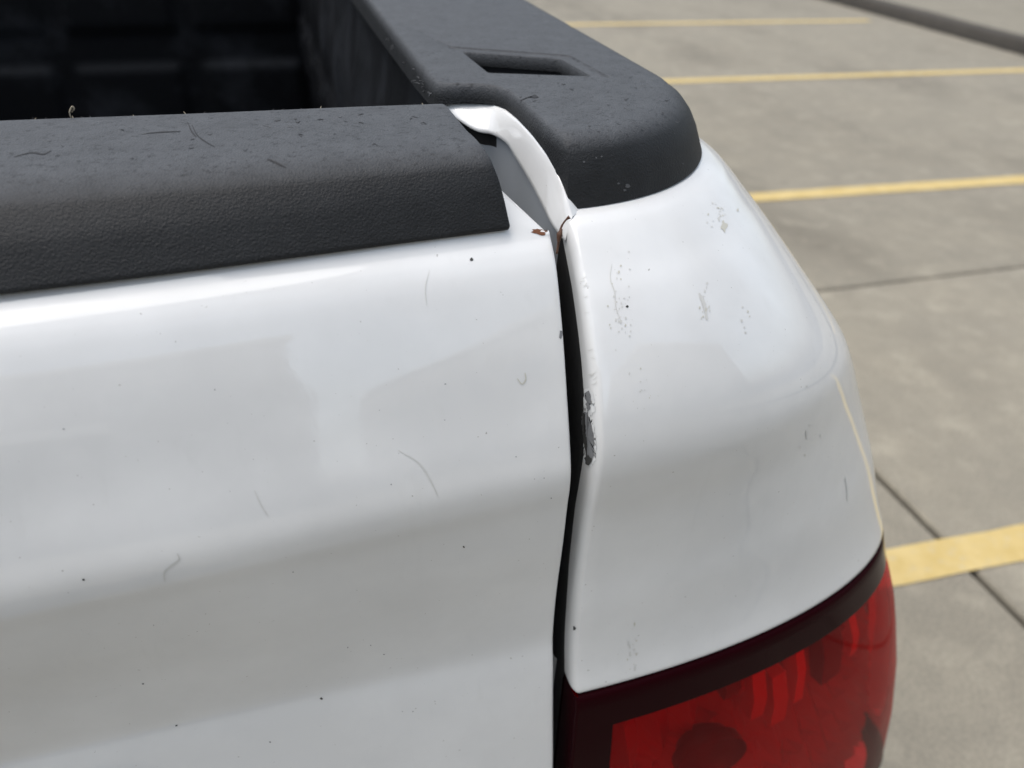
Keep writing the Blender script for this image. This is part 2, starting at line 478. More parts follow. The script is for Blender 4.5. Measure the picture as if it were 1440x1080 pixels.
# ---- right bed side panel (corner), jamb, and a mirrored one on the far side
pz = np.array([(1.4290, .430), (1.4280, .418), (1.4262, .4065), (1.4225, .3965), (1.4175, .3900), (1.411, .3830), (1.403, .375), (1.391, .363), (1.371, .348), (1.351, .336), (1.330, .3265),
               (1.311, .3212), (1.296, .3200), (1.28, .3215), (1.248, .3252), (1.20, .3258), (1.172, .3240), (1.135, .3215), (1.11, .318), (1.0905, .3135)])
az = np.array([(1.436, .120), (1.429, .128), (1.4262, .143), (1.4225, .1545), (1.4175, .1625), (1.411, .168), (1.403, .1741), (1.391, .1822), (1.37, .1975), (1.351, .2105), (1.33, .2265), (1.311, .242), (1.28, .264), (1.248, .284),
               (1.2, .310), (1.15, .337), (1.104, .359), (1.086, .3655), (1.05, .378), (1.0, .405), (.95, .4254), (.9, .446), (.85, .465), (.8, .483), (.7, .512), (.6, .535), (.45, .52)])[::-1]
bz = np.array([(1.436, .16), (1.30, .135), (1.08, .14), (.5, .14)])[::-1]
PX0 = 0.152                                          # plane of the jamb edge
def A(z): return float(np.interp(z, az[:, 0], az[:, 1]))
def B(z): return float(np.interp(z, bz[:, 0], bz[:, 1]))
# smooth a(z)
zs_s = np.linspace(.5, 1.45, 1901); as_s = np.array([A(z) for z in zs_s])
ker = np.hanning(15); ker /= ker.sum()
as_n = np.convolve(np.pad(as_s, 7, mode='edge'), ker, 'valid')
kw = np.hanning(181); kw /= kw.sum()
as_w = np.convolve(np.pad(as_s, 90, mode='reflect', reflect_type='odd'), kw, 'valid')
wb = np.clip((zs_s - 1.375) / .035, 0, 1); wb = wb * wb * (3 - 2 * wb)
as_s = as_w * (1 - wb) + as_n * wb
def A(z): return float(np.interp(z, zs_s, as_s))

def plan(z, y0, roll=0.005):
    """one horizontal section of the corner: jamb wall, rolled edge, rear face, corner, long side"""
    a, b = A(z), B(z)
    pts = [(PX0, y0 + .10), (PX0, y0 + .04), (PX0, y0 + roll * 2.2)]
    for t in (15, 30, 45, 60, 75):
        r = math.radians(t)
        pts.append((PX0 + roll * (1 - math.cos(r)), y0 + roll * 2.2 * (1 - math.sin(r)) * .5 + roll * 2.2 * .5 * (1 - math.sin(r))))
    u0 = roll
    for t in np.linspace(0, 90, 56):
        r = math.radians(t)
        x = PX0 + u0 + (a - u0) * math.sin(r)
        pts.append((x, y0 + b * (1 - math.cos(r))))
    for y in (.06, .15, .3, .6, 1.0, 1.5, 1.75):
        pts.append((PX0 + a, y0 + b + y))
    return pts
LZ = 1.0905
def droop(x, z):                                     # lower edge of the panel falls a little towards the outside
    u = min(1.0, max(0.0, (x - PX0) / A(1.086)))
    w = min(1.0, max(0.0, (1.20 - z) / .10)); w = w * w * (3 - 2 * w)
    return .013 * u * u * w
def side_mesh(levels, cut=None):
    V = []; n_ = None
    for (z, y0) in levels:
        p = plan(z, y0); n_ = len(p)
        V += [(x, y, z - droop(x, z)) for x, y in p]
    return V, n_
lv = catmull(pz, 6)
V, n_ = side_mesh([tuple(q) for q in lv])
rows = len(lv)
# rolled lower lip above the lamp
for (dz, dy) in ((-.0016, .0008), (-.0026, .0026), (-.0030, .008), (-.0030, .020)):
    p = plan(LZ, pz[-1][1])
    q = []
    for (x, y) in p:
        cx, cy = PX0 + .16, pz[-1][1] + .25
        d = Vector((cx - x, cy - y)); d.normalize()
        q.append((x + d.x * dy, y + d.y * dy, LZ + dz - droop(x, LZ)))
    V += q; rows += 1
panel_r = build('bed_side_panel', V, grid_faces(rows, n_), MAT['paint'], truck)
fix_normals(panel_r)
tag(panel_r, 'white bed corner panel with paint rubbed through along its gap edge')
# lower part of the side below and beyond the lamp
V = []; lv2 = [(1.086, .315), (1.0, .318), (.9, .325), (.80, .33), (.70, .335), (.595, .345), (.52, .36), (.45, .38)]
for (z, y0) in lv2:
    p = plan(z, y0 + .03); n2_ = len(p); V += [(x - .002, y, z) for x, y in p]
fs = []
for f in grid_faces(len(lv2), n2_):
    j = f[0] % n2_; i = f[0] // n2_
    if lv2[i][0] > .60 and 5 < j < 8 + 50: continue          # lamp opening
    fs.append(f)
lower = build('lower_side_panel', V, fs, MAT['paint'], truck); fix_normals(lower)

# black strip on the jamb wall: paints in the shade inside the gap
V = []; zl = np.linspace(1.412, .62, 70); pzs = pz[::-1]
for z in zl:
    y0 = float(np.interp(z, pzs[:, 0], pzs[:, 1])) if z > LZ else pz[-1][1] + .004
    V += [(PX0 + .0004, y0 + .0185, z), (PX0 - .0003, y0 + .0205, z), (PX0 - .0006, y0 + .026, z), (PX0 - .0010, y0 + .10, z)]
dark_strip = build('gap_shade_strip', V, grid_faces(len(zl), 4), MAT['rubber_shade'], truck); fix_normals(dark_strip)

# ---- jamb: white rolled flange then grey wall behind the tailgate end
ju = [(.108, .559, 1.4530), (.1294, .553, 1.4530), (.1438, .540, 1.4530), (.1505, .5046, 1.4530), (.1510, .465, 1.4525), (.1515, .438, 1.4490), (.1530, .418, 1.4420), (.1550, .4075, 1.4330), (.1570, .4005, 1.4250)]
jl = [(.110, .552, 1.4485), (.1300, .526, 1.4385), (.1385, .5200, 1.4380), (.1440, .501, 1.4372), (.1445, .479, 1.434), (.1450, .453, 1.430), (.1458, .427, 1.4235), (.1470, .408, 1.4170), (.1510, .395, 1.4120)]
U = catmull(ju, 5); Lw = catmull(jl, 5)
jv = []; nj = len(U)
prof_j = [(0, 0, 0), (.06, .0009, 0), (.15, .0019, 0), (.28, .0027, 0), (.42, .0031, 0), (.56, .0030, 0), (.70, .0025, 0), (.82, .0018, 0), (.92, .0010, 0), (1.0, 0, 0)]
rows_j = [[(a[0] + .006, a[1] + .006, a[2] + .0003) for a in U], [(a[0] + .002, a[1] + .002, a[2] + .0003) for a in U]]
for (f, bulge, dz) in prof_j:
    r_ = []
    for a, b in zip(U, Lw):
        p = a + (b - a) * f
        r_.append((p[0], p[1], p[2] + bulge + dz))
    rows_j.append(r_)
for (dx, dz) in ((.0012, -.0012), (.0035, -.0014)):
    rows_j.append([(b[0] + dx, b[1] + dx * .8, b[2] + dz) for b in Lw])
flat = [p for r_ in rows_j for p in r_]
jamb = build('jamb_flange', flat, grid_faces(len(rows_j), nj), MAT['paint'], truck); fix_normals(jamb)
wall_rows = []
for dz, dx in ((-.0014, .0028), (-.010, .0030), (-.03, .0034), (-.12, .0040), (-.45, .0045)):
    wall_rows.append([(b[0] + dx, b[1] + dx * .8 + .001, b[2] + dz) for b in Lw])
jw = build('jamb_wall', [p for r_ in wall_rows for p in r_], grid_faces(len(wall_rows), nj), [MAT['jamb'], MAT['rubber_shade']], truck); fix_normals(jw)
for p in jw.data.polygons:  # top faces below the flange carry its shadow as black colour
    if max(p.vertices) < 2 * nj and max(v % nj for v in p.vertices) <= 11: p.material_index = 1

# ---- black rail cap with stake pocket hole
ZT = 1.4655
S = []; Bt = []
for t in np.linspace(0, 90, 40):
    r = math.radians(t)
    Bt.append((  .1555 + .1455 * math.sin(r), .4065 + .152 * (1 - math.cos(r)), 1.4268))
    S.append((.1590 + .099 * math.sin(r), .4340 + .138 * (1 - math.cos(r)), ZT))
for y in (.62, .75, .95, 1.3, 1.8, 2.25):
    Bt.append((.301, y, 1.4268)); S.append((.258, y, ZT))
n_out = len(S)
inn = [((.104, 2.25), (.110, 2.25), 1.440), ((.104, 1.2), (.110, 1.2), 1.440), ((.104, .8), (.110, .8), 1.444), ((.104, .62), (.110, .62), 1.446), ((.1042, .565), (.110, .567), 1.448),
       ((.1060, .5505), (.1110, .5545), 1.450), ((.112, .5450), (.1155, .5495), 1.452), ((.124, .5430), (.1260, .5475), 1.4535), ((.136, .5390), (.1395, .5435), 1.4535), ((.1445, .5330), (.1480, .5375), 1.4535),
       ((.1490, .5220), (.1530, .5245), 1.4535), ((.1505, .5000), (.1548, .5010), 1.4535), ((.1505, .4650), (.1550, .4665), 1.4530), ((.1510, .4380), (.1556, .4480), 1.4500), ((.1520, .4230), (.1568, .4405), 1.4450), ((.1540, .4130), (.1578, .4370), 1.4360)]
for (b, s, zb) in inn:
    Bt.append((b[0], b[1], zb)); S.append((s[0], s[1], ZT))
hv = [(0, 0), (.07, .20), (.15, .42), (.25, .62), (.38, .79), (.54, .91), (.72, .972), (.88, .995), (1, 1)]
RV = []; nS = len(S)
inw = []
for (bx, by, bz_), (sx, sy, sz) in zip(Bt, S):
    d = Vector((sx - bx, sy - by)); d = d / max(d.length, 1e-6) * .003
    inw.append((bx + d.x, by + d.y, bz_ - .0004))
RV += inw
for (h, v) in hv:
    for (bx, by, bz_), (sx, sy, sz) in zip(Bt, S):
        RV.append((bx + (sx - bx) * h, by + (sy - by) * h, bz_ + (sz - bz_) * v))
RF = grid_faces(len(hv) + 1, nS, close_c=True)
bm = bmesh.new()
bv = [bm.verts.new(v) for v in RV]
for f in RF: bm.faces.new([bv[i] for i in f])
top = bv[-nS:]
bm.edges.ensure_lookup_table()
def edge(a, b):
    return bm.edges.get((a, b)) or bm.edges.new((a, b))
es = [edge(top[i], top[(i + 1) % nS]) for i in range(nS)]
hq = [(.1500, .6480), (.1530, .5790), (.2230, .5580), (.2190, .6130)]     # stake hole corners
def ring(q, off, z, rc=.004):
    q = [Vector(p) for p in q]; c = sum(q, Vector((0, 0))) / 4
    out = []
    m = len(q)
    for i in range(m):
        p, a, b = q[i], q[i - 1], q[(i + 1) % m]
        d1 = (a - p).normalized(); d2 = (b - p).normalized()
        n1 = Vector((d1.y, -d1.x)); n2 = Vector((-d2.y, d2.x))
        bis = (d1 + d2); k_ = off / max(1e-6, abs(d1.x * d2.y - d1.y * d2.x))
        pc = p - (d1 + d2) * k_
        for s in (0, .25, .5, .75, 1):
            A_, B_ = pc + d1 * rc, pc + d2 * rc
            x_ = A_.lerp(pc, s).lerp(pc.lerp(B_, s), s)
            out.append((x_.x, x_.y, z))
    return out
rings = [ring(hq, .0105, ZT, .006), ring(hq, .0096, ZT - .0012, .006), ring(hq, .0030, ZT - .0012, .004), ring(hq, .0012, ZT - .0018, .004), ring(hq, 0, ZT - .004, .004), ring(hq, -.0008, ZT - .011, .003)]
rvs = [[bm.verts.new(p) for p in r_] for r_ in rings]
m_ = len(rvs[0])
es += [edge(rvs[0][i], rvs[0][(i + 1) % m_]) for i in range(m_)]
bmesh.ops.triangle_fill(bm, use_beauty=True, use_dissolve=False, edges=es)
for a_, b_ in zip(rvs[:-1], rvs[1:]):
    for i in range(m_):
        bm.faces.new((a_[i], a_[(i + 1) % m_], b_[(i + 1) % m_], b_[i]))
bmesh.ops.recalc_face_normals(bm, faces=bm.faces)
me = bpy.data.meshes.new('rail_cap'); bm.to_mesh(me); bm.free()
me.materials.append(MAT['cap'])
me.polygons.foreach_set('use_smooth', [True] * len(me.polygons)); me.set_sharp_from_angle(angle=math.radians(38))
railcap = put(bpy.data.objects.new('rail_cap', me), truck); COL.objects.link(railcap)
tag(railcap, 'worn black plastic bed rail cap with a square stake hole')
pk = ring(hq, .001, ZT - .0105, .003); pb = ring(hq, .001, ZT - .07, .003)
build('stake_pocket', pk + pb, grid_faces(2, m_, close_c=True) + [tuple(range(m_, 2 * m_))], MAT['hole'], railcap, False)

# ---- bed liner: floor, headboard with pressed panels, ribbed sides
FZ = 0.90; YF = 2.20
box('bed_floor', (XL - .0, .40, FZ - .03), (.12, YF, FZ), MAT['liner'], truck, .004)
def rib_wall(name, p0, du, dv, nu, nv, fn, nrm):
    vs = []
    for i in range(nu + 1):
        for j in range(nv + 1):
            u, v = i / nu, j / nv
            p = Vector(p0) + Vector(du) * u + Vector(dv) * v + Vector(nrm) * fn(u, v)
            vs.append(p)
    return build(name, vs, grid_faces(nu + 1, nv + 1), MAT['liner'], truck)
def sm(a, b, x):
    t = min(1, max(0, (x - a) / (b - a))); return t * t * (3 - 2 * t)
def side_f(u, v):      # soft swages along the side wall and a bulge near the tailgate
    rib = .012 * (sm(.42, .46, v) - sm(.60, .64, v))
    ver = .010 * max(0, math.cos(u * 2 * math.pi * 7)) ** 3
    return rib + ver - .018 * sm(.75, 1.0, v)
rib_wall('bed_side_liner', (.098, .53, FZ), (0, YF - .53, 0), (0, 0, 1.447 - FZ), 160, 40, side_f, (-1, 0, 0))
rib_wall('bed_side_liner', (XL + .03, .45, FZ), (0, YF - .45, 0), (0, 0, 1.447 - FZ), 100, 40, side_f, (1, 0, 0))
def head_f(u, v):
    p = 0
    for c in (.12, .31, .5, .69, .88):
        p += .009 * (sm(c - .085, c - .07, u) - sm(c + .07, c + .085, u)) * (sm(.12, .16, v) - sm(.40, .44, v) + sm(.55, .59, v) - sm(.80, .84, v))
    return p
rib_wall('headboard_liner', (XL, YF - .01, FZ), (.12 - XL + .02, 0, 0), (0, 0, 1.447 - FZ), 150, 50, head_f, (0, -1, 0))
box('headboard', (XL - .02, YF, FZ), (.13, YF + .05, 1.46), MAT['paint'], truck, .008)

box('bed_post', (.165, .45, .62), (.235, 2.10, 1.388), MAT['rubber_shade'], truck, .004)
box('bed_post', (.124, .585, .62), (.160, 2.10, 1.430), MAT['rubber_shade'], truck, .004)
box('valance', (XL + .01, .352, .50), (XR + .005, .40, .82), MAT['rubber_shade'], truck, .006)
# ---- tail lamp
def lamp_pts(z, y0, out, t0, t1, n):
    a, b = A(1.086), B(1.086)
    r_ = []
    for t in np.linspace(t0, t1, n):
        r = math.radians(t)
        ta = Vector((a * math.cos(r), b * math.sin(r))); ta.normalize()
        nx, ny_ = ta.y, -ta.x
        r_.append((PX0 + .004 + (a - .004) * math.sin(r) + nx * out, y0 + b * (1 - math.cos(r)) + ny_ * out, z))
    return r_
LY = .3125
def mat_lens():
    k = NT('red_lens'); t = k.t
    t.nodes.remove(k.p)
    tr = k.n('ShaderNodeBsdfTransparent'); tr.inputs['Color'].default_value = (.97, .020, .030, 1)
    gl = k.n('ShaderNodeBsdfGlossy'); gl.inputs['Roughness'].default_value = .04
    df = k.n('ShaderNodeBsdfDiffuse'); df.inputs['Color'].default_value = (.26, .004, .009, 1)
    m0 = k.n('ShaderNodeMixShader'); m0.inputs[0].default_value = .22
    k.l(tr.outputs[0], m0.inputs[1]); k.l(df.outputs[0], m0.inputs[2])
    fr = k.n('ShaderNodeFresnel'); fr.inputs['IOR'].default_value = 1.18
    fm = k.n('ShaderNodeMath', _operation='MULTIPLY'); k.l(fr.outputs[0], fm.inputs[0]); fm.inputs[1].default_value = .5
    m1 = k.n('ShaderNodeMixShader'); k.l(fm.outputs[0], m1.inputs[0]); k.l(m0.outputs[0], m1.inputs[1]); k.l(gl.outputs[0], m1.inputs[2])
    k.l(m1.outputs[0], t.nodes['Material Output'].inputs['Surface'])
    return k.m
MAT['lens'] = mat_lens()
MAT['border'] = simple('dark_maroon_plastic', (.016, .0016, .003), .12, spec=.02)
MAT['refl'] = simple('reflector_silver', (.75, .70, .70), .22, .85)
MAT['reflred'] = simple('reflector_red', (.56, .009, .030), .25, .0)
MAT['reflbright'] = simple('reflector_bright_red', (.95, .02, .04), .25)
MAT['reflamber'] = simple('reflector_orange', (.8, .16, .03), .25, .1)
MAT['lampdark'] = simple('lamp_dark_red', (.10, .008, .010), .3)
lamp_top = [(1.0868, -.014), (1.0868, .0002), (1.0863, .0012), (1.0850, .0022), (1.0825, .0032), (1.072, .0036), (1.0460, .0046)]
lamp = None
tl = np.concatenate([np.linspace(0, 4.6, 5), np.linspace(6, 97, 70), np.linspace(98, 102, 4)])
nl = len(tl)
def lrow(z, out, ts=tl):
    a, b = A(z), B(1.086); r_ = []
    for t in ts:
        r = math.radians(min(t, 90)); ex = max(0, t - 90) * .006
        ta = Vector((a * math.cos(r), b * math.sin(r))).normalized()
        r_.append((PX0 + .004 + (a - .008) * math.sin(r) + ta.y * out, LY + b * (1 - math.cos(r)) + ex - ta.x * out, z - .013 * math.sin(r) ** 2))
    return r_
LB = [1.0460, 1.02, .98, .93, .85, .75, .63]
LO = [.0046, .0060, .0072, .0078, .0078, .0070, .0055]
V = []
for z, o_ in lamp_top: V += lrow(z, o_)
rows = len(lamp_top)
F = grid_faces(rows, nl)
off = len(V)
for z, o_ in zip(LB, LO): V += lrow(z, o_)
for f in grid_faces(len(LB), nl, off):
    j = (f[0] - off) % nl
    if j < 4 or j >= nl - 4: F.append(f)
off = len(V)
for z, o_ in ((.63, .0055), (.61, .0045), (.602, .001), (.600, -.012)): V += lrow(z, o_)
F += grid_faces(4, nl, off)
# left side wall of the lamp housing
off = len(V); side = []
zz = [z for z, o_ in lamp_top[1:]] + LB[1:] + [.61, .60]; oo = [o_ for z, o_ in lamp_top[1:]] + LO[1:] + [.0045, 0]
for z, o_ in zip(zz, oo):
    y = LY - o_
    side += [(PX0 + .004, y, z), (PX0 + .0025, y + .0010, z), (PX0 + .0018, y + .003, z), (PX0 + .0012, y + .012, z), (PX0 + .0012, y + .05, z)]
V += side; F += grid_faces(len(zz), 5, off)
lamp = build('tail_lamp', V, F, MAT['border'], truck, True, 40); fix_normals(lamp)
tag(lamp, 'red tail lamp with a dark maroon border at the bed corner')
V = []
ts = tl[4:nl - 4]
for z, o_ in zip(LB, LO): V += lrow(z, o_ - .0006, ts)
lens = build('lens', V, grid_faces(len(LB), len(ts), flip=True), MAT['lens'], lamp)
if lens.data.polygons[5].normal.y > 0: lens.data.flip_normals()
# reflector bowl behind the lens: stepped facets
V = []; fz = np.linspace(1.075, .62, 20); ft = np.linspace(1, 96, 44)
for i, z in enumerate(fz):
    for j, t in enumerate(ft):
        o_ = -.030 - .016 * (j % 2) - .010 * math.sin(i * 1.3 + j * .5)
        V.append(lrow(z, o_, [t])[0])
build('reflector', V, grid_faces(len(fz), len(ft)), MAT['reflred'], lamp, False)
def lamp_block(t0, t1, z0, z1, o0, o1, mat, name, round_=0.0):
    V = []; tt = np.linspace(t0, t1, 12)
    for z, o_ in ((z0, o0), (z0, o1), ((z0 + z1) / 2, o1 + .004), (z1, o1), (z1, o0)):
        V += lrow(z, o_, tt)
    n = 12
    return build(name, V, grid_faces(5, n) + [tuple(i * n for i in range(5)), tuple(i * n + n - 1 for i in range(5))], mat, lamp, True, 30)
# dark round bulb seat at the lower left, bright prisms to its right
V = []; c0 = lrow(.925, -.012, [20])[0]
for r, d in ((.032, -.012), (.031, .0), (.026, .001), (.023, .010), (.009, .020)):
    for q in range(32):
        th = q / 32 * 2 * math.pi
        V.append((c0[0] + r * 1.1 * math.cos(th), c0[1] + d, c0[2] + r * math.sin(th)))
build('bulb_seat', V, grid_faces(5, 32, close_c=True), [MAT['lampdark']], lamp)
for t0, t1, z0, z1, m_, in ((28, 30.5, 1.005, .93, 'reflamber'), (32, 35, .985, .90, 'reflamber'), (37, 39, 1.035, .92, 'reflbright'), (23, 25.5, 1.02, .985, 'lampdark'), (44, 50, 1.03, .92, 'lampdark'), (54, 57, 1.0, .93, 'reflbright')):
    lamp_block(t0, t1, z0, z1, -.03, -.016, MAT[m_], 'prism')
V = []
for z in (1.08, .9, .75, .61): V += lrow(z, -.050, ft)
build('lamp_back', V, grid_faces(4, len(ft)), MAT['lampdark'], lamp)
# black seal between body and lamp
V = []
for z, o_ in ((1.0895, -.004), (1.0868, -.0035), (1.0862, -.012)): V += lrow(z, o_, tl)
build('lamp_seal', V, grid_faces(3, nl), MAT['rubber_shade'], lamp)

# ---- the far-side mirror pieces (same shapes, flipped about the truck's centre line)
def mirror(o, parent, name=None):
    me = o.data.copy()
    co = np.empty(len(me.vertices) * 3); me.vertices.foreach_get('co', co); co = co.reshape(-1, 3)
    co[:, 0] = 2 * XMID - co[:, 0]
    me.vertices.foreach_set('co', co.ravel()); me.flip_normals(); me.update()
    c = bpy.data.objects.new(name or o.name.split('.')[0], me); COL.objects.link(c)
    return put(c, parent)
mp = mirror(panel_r, truck); tag(mp, 'white bed panel of the far side')
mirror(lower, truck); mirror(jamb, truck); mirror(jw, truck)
mirror(railcap, truck)
ml = mirror(lamp, truck); tag(ml, 'red tail lamp of the far side')
for ch in list(lamp.children): mirror(ch, ml)

# ---- bumper, cab, wheels: out of view but part of the same truck
bp = catmull([(.40, .58), (.26, .58), (.235, .56), (.23, .50), (.25, .42), (.30, .38), (.40, .38)], 4)
V = []
for x in np.linspace(XL - .33, XR + .33, 40):
    e = max(0, abs(x - XMID) - .85) / .24
    V += [(x, y + .10 * e * e, z) for y, z in bp]
bumper = build('rear_bumper', V, grid_faces(40, len(bp)), MAT['chrome'], truck); fix_normals(bumper)
def sweep_x(name, prof, x0, x1, mat, inset=0.0):
    n = len(prof); V = []
    cy = sum(p[0] for p in prof) / n; cz = sum(p[1] for p in prof) / n
    for x, k_ in ((x0, .96), (x0 + .05, .99), (x0 + .10, 1), (x1 - .10, 1), (x1 - .05, .99), (x1, .96)):
        V += [(x - (x - XMID) * inset * max(0, (z - 1.4)), cy + (y - cy) * k_, cz + (z - cz) * k_) for y, z in prof]
    F = grid_faces(6, n, close_c=True) + [tuple(range(n)), tuple(range(5 * n, 6 * n))]
    o = build(name, V, F, mat, truck, True, 35); fix_normals(o); return o
cab = sweep_x('cab', [(YF + .10, .55), (YF + .08, 1.0), (YF + .09, 1.45), (YF + .22, 1.86), (YF + .30, 1.93), (YF + .6, 1.96), (YF + 1.6, 1.93), (YF + 2.3, 1.46), (YF + 3.5, 1.38), (YF + 3.7, 1.2), (YF + 3.7, .55)], XL - .26, XR + .26, MAT['paint'], .35)
V = []
for x in (XL + .02, XR - .02):
    for y, z in ((YF + .075, 1.50), (YF + .185, 1.80)): V.append((x * (1 - .0) - (x - XMID) * .12 * (z > 1.6), y - .004, z))
build('rear_window', V, [(0, 2, 3, 1)], MAT['glassdark'], cab, False)
def wheel(x, y):
    tp = [(-.12, .24), (-.14, .30), (-.13, .37), (-.08, .395), (.08, .395), (.13, .37), (.14, .30), (.12, .24)]
    V = []; n = 48
    for q in range(n):
        th = q / n * 2 * math.pi
        V += [(x + a, y + r * math.cos(th), .395 + r * math.sin(th)) for a, r in tp]
    F = grid_faces(n, len(tp)) + [((n - 1) * len(tp) + j, (n - 1) * len(tp) + j + 1, j + 1, j) for j in range(len(tp) - 1)]
    w = build('wheel', V, F, MAT['rubber_shade'], truck); fix_normals(w)
    V = []; rp = [(.125, .24), (.115, .22), (.06, .20), (.07, .08), (.10, .06), (.10, .001)]
    s = 1 if x > XMID else -1
    for q in range(n):
        th = q / n * 2 * math.pi
        V += [(x + s * a, y + r * math.cos(th), .395 + r * math.sin(th)) for a, r in rp]
    F = grid_faces(n, len(rp)) + [((n - 1) * len(rp) + j, (n - 1) * len(rp) + j + 1, j + 1, j) for j in range(len(rp) - 1)]
    r_ = build('rim', V, F, MAT['chrome'], w); fix_normals(r_)
for wx in (XR + .10, XL - .10):
    for wy in (1.35, 4.9): wheel(wx, wy)

# ================================================================== wear, laid on the surfaces
def bvh_of(*objs):
    vs, fs = [], []
    for o in objs:
        k = len(vs); vs += [v.co.copy() for v in o.data.vertices]; fs += [[k + i for i in p.vertices] for p in o.data.polygons]
    return BVHTree.FromPolygons(vs, fs)
BV_T = bvh_of(tailgate); BV_P = bvh_of(panel_r); BV_C = bvh_of(tgcap); BV_R = bvh_of(railcap)
OWN = {id(BV_T): tailgate, id(BV_P): panel_r, id(BV_C): tgcap, id(BV_R): railcap}
def pick(bv, px, py, lift=.00025):
    d = (RIGHT * (px - 720) + UP * (540 - py) + FWD * F_PX).normalized()
    loc, nrm, idx, dist = bv.ray_cast(CAM, d)
    if loc is None: return None
    if nrm.dot(d) > 0: nrm = -nrm
    return loc + nrm * lift
def mark(bv, name, ring_px, mat, lift=.00025, ragged=0.0):
    """a flat irregular mark whose outline lies on the surface"""
    if ragged:
        out = []
        for i in range(len(ring_px)):
            a, b = np.array(ring_px[i], float), np.array(ring_px[(i + 1) % len(ring_px)], float)
            k_ = max(1, int(np.linalg.norm(b - a) / 2.2))
            for j in range(k_): out.append(tuple(a + (b - a) * j / k_ + rng.normal(0, ragged, 2)))
        ring_px = out
    cx = sum(p[0] for p in ring_px) / len(ring_px); cy = sum(p[1] for p in ring_px) / len(ring_px)
    pts = [pick(bv, cx, cy, lift)] + [pick(bv, *p, lift) for p in ring_px]
    if any(p is None for p in pts): return None
    n = len(ring_px)
    o = build(name, pts, [(0, 1 + i, 1 + (i + 1) % n) for i in range(n)], mat, OWN[id(bv)])
    return o
def blob(bv, name, cx, cy, rx, ry, mat, rough=.35, n=14, ang=0):
    out = []
    for i in range(n):
        th = i / n * 2 * math.pi; r = 1 + random.uniform(-rough, rough)
        a, b = rx * r * math.cos(th), ry * r * math.sin(th)
        ca, sa = math.cos(ang), math.sin(ang)
        out.append((cx + a * ca - b * sa, cy + a * sa + b * ca))
    return mark(bv, name, out, mat)
def stroke(bv, name, pts, w, mat, lift=.00025):
    P = catmull(pts, 6); vs = []
    for i, p in enumerate(P):
        t = P[min(i + 1, len(P) - 1)] - P[max(i - 1, 0)]; t = t / (np.linalg.norm(t) + 1e-9)
        nn = np.array((-t[1], t[0])); e = i / (len(P) - 1)
        ww = w * (.35 + .65 * math.sin(math.pi * min(1, max(0, e * .9 + .05)))) * random.uniform(.75, 1.2) * .5
        for s in (-1, 1):
            q = pick(bv, *(p + nn * ww * s), lift)
            if q is None: return None
            vs.append(q)
    n = len(P)
    return build(name, vs, [(2 * i, 2 * i + 1, 2 * i + 3, 2 * i + 2) for i in range(n - 1)], mat, OWN[id(bv)])
m = MAT
# tailgate scratches and specks
stroke(BV_T, 'scratch', [(560, 633), (590, 652), (605, 675), (616, 698)], 2.0, m['grime'])
stroke(BV_T, 'scratch', [(249, 778), (252, 786), (240, 796), (231, 805), (232, 818)], 3.0, m['grime'])
stroke(BV_T, 'scratch', [(358, 690), (366, 708), (377, 726)], 1.6, m['grime'])
stroke(BV_T, 'scratch', [(727, 532), (734, 540), (739, 534), (738, 524)], 2.2, m['grime2'])
stroke(BV_T, 'scratch', [(600, 430), (598, 405), (604, 380)], 1.2, m['grime'])
for x, y, r in ((663, 365, 4.2), (452, 982, 2.8), (248, 1020, 2.4), (201, 961, 2.2), (652, 769, 2.4), (489, 910, 1.5), (626, 540, 1.6), (90, 603, 2), (302, 548, 1.6), (118, 815, 2.6), (412, 804, 1.5), (540, 920, 1.6), (380, 1043, 2.0), (566, 1000, 1.2), (775, 700, 1.6), (765, 672, 1.4)):
    blob(BV_T, 'speck', x, y, r * .7, r * .55, m['chipdark'] if r > 2.3 else m['chip'], .4, 8)
for q in range(22):
    x, y = random.uniform(10, 770), random.uniform(430, 1070)
    blob(BV_T, 'speck', x, y, random.uniform(.5, 1.1), random.uniform(.5, 1.0), m['grime'] if q % 3 else m['chip'], .3, 6)
# chipped, rusted corner of the tailgate
blob(BV_T, 'rust_stain', 752, 321, 13, 5.0, m['rustlite'], .25, 20, .25)
blob(BV_T, 'rust_spot', 758, 326, 10, 4.4, m['rust'], .3, 16, .15)
stroke(BV_T, 'rust_stain', [(767, 329), (773, 334), (778, 342), (781, 352)], 5.0, m['rust'], .0002)
mark(BV_T, 'paint_chip', [(768, 331), (774, 333), (778, 345), (781, 362), (777, 366), (776, 354), (771, 344), (770, 338)], m['chipdark'])
blob(BV_T, 'paint_chip', 788.5, 471, 2.2, 6, m['chip'], .3, 12)
blob(BV_T, 'paint_chip', 795, 535, 2.2, 9, m['chip'], .35, 14)
# rubbed-through edge of the corner panel
flake = simple('lifted_paint_flake', (.74, .75, .74), .5)
mark(BV_P, 'paint_flake', [(820, 572), (829, 572), (836, 600), (839, 624), (838, 646), (831, 657), (823, 650), (821, 628), (817, 606), (816, 586)], flake, .0003, .9)
mark(BV_P, 'paint_flake', [(822, 548), (830, 545), (836, 560), (837, 578), (829, 584), (822, 578), (821, 562)], flake, .0003, .9)
mark(BV_P, 'paint_chip', [(821, 578), (828, 580), (833, 600), (836, 622), (835, 642), (830, 652), (825, 646), (824, 628), (820, 606), (819, 588)], m['chip'], .0005, .7)
mark(BV_P, 'paint_chip', [(824, 553), (829, 550), (832, 562), (831, 575), (828, 579), (825, 574), (824, 564)], m['chip'], .0005, .9)
mark(BV_P, 'paint_chip', [(823, 644), (829, 640), (834, 645), (830, 654), (825, 653)], m['chipdark'], .0007, .6)
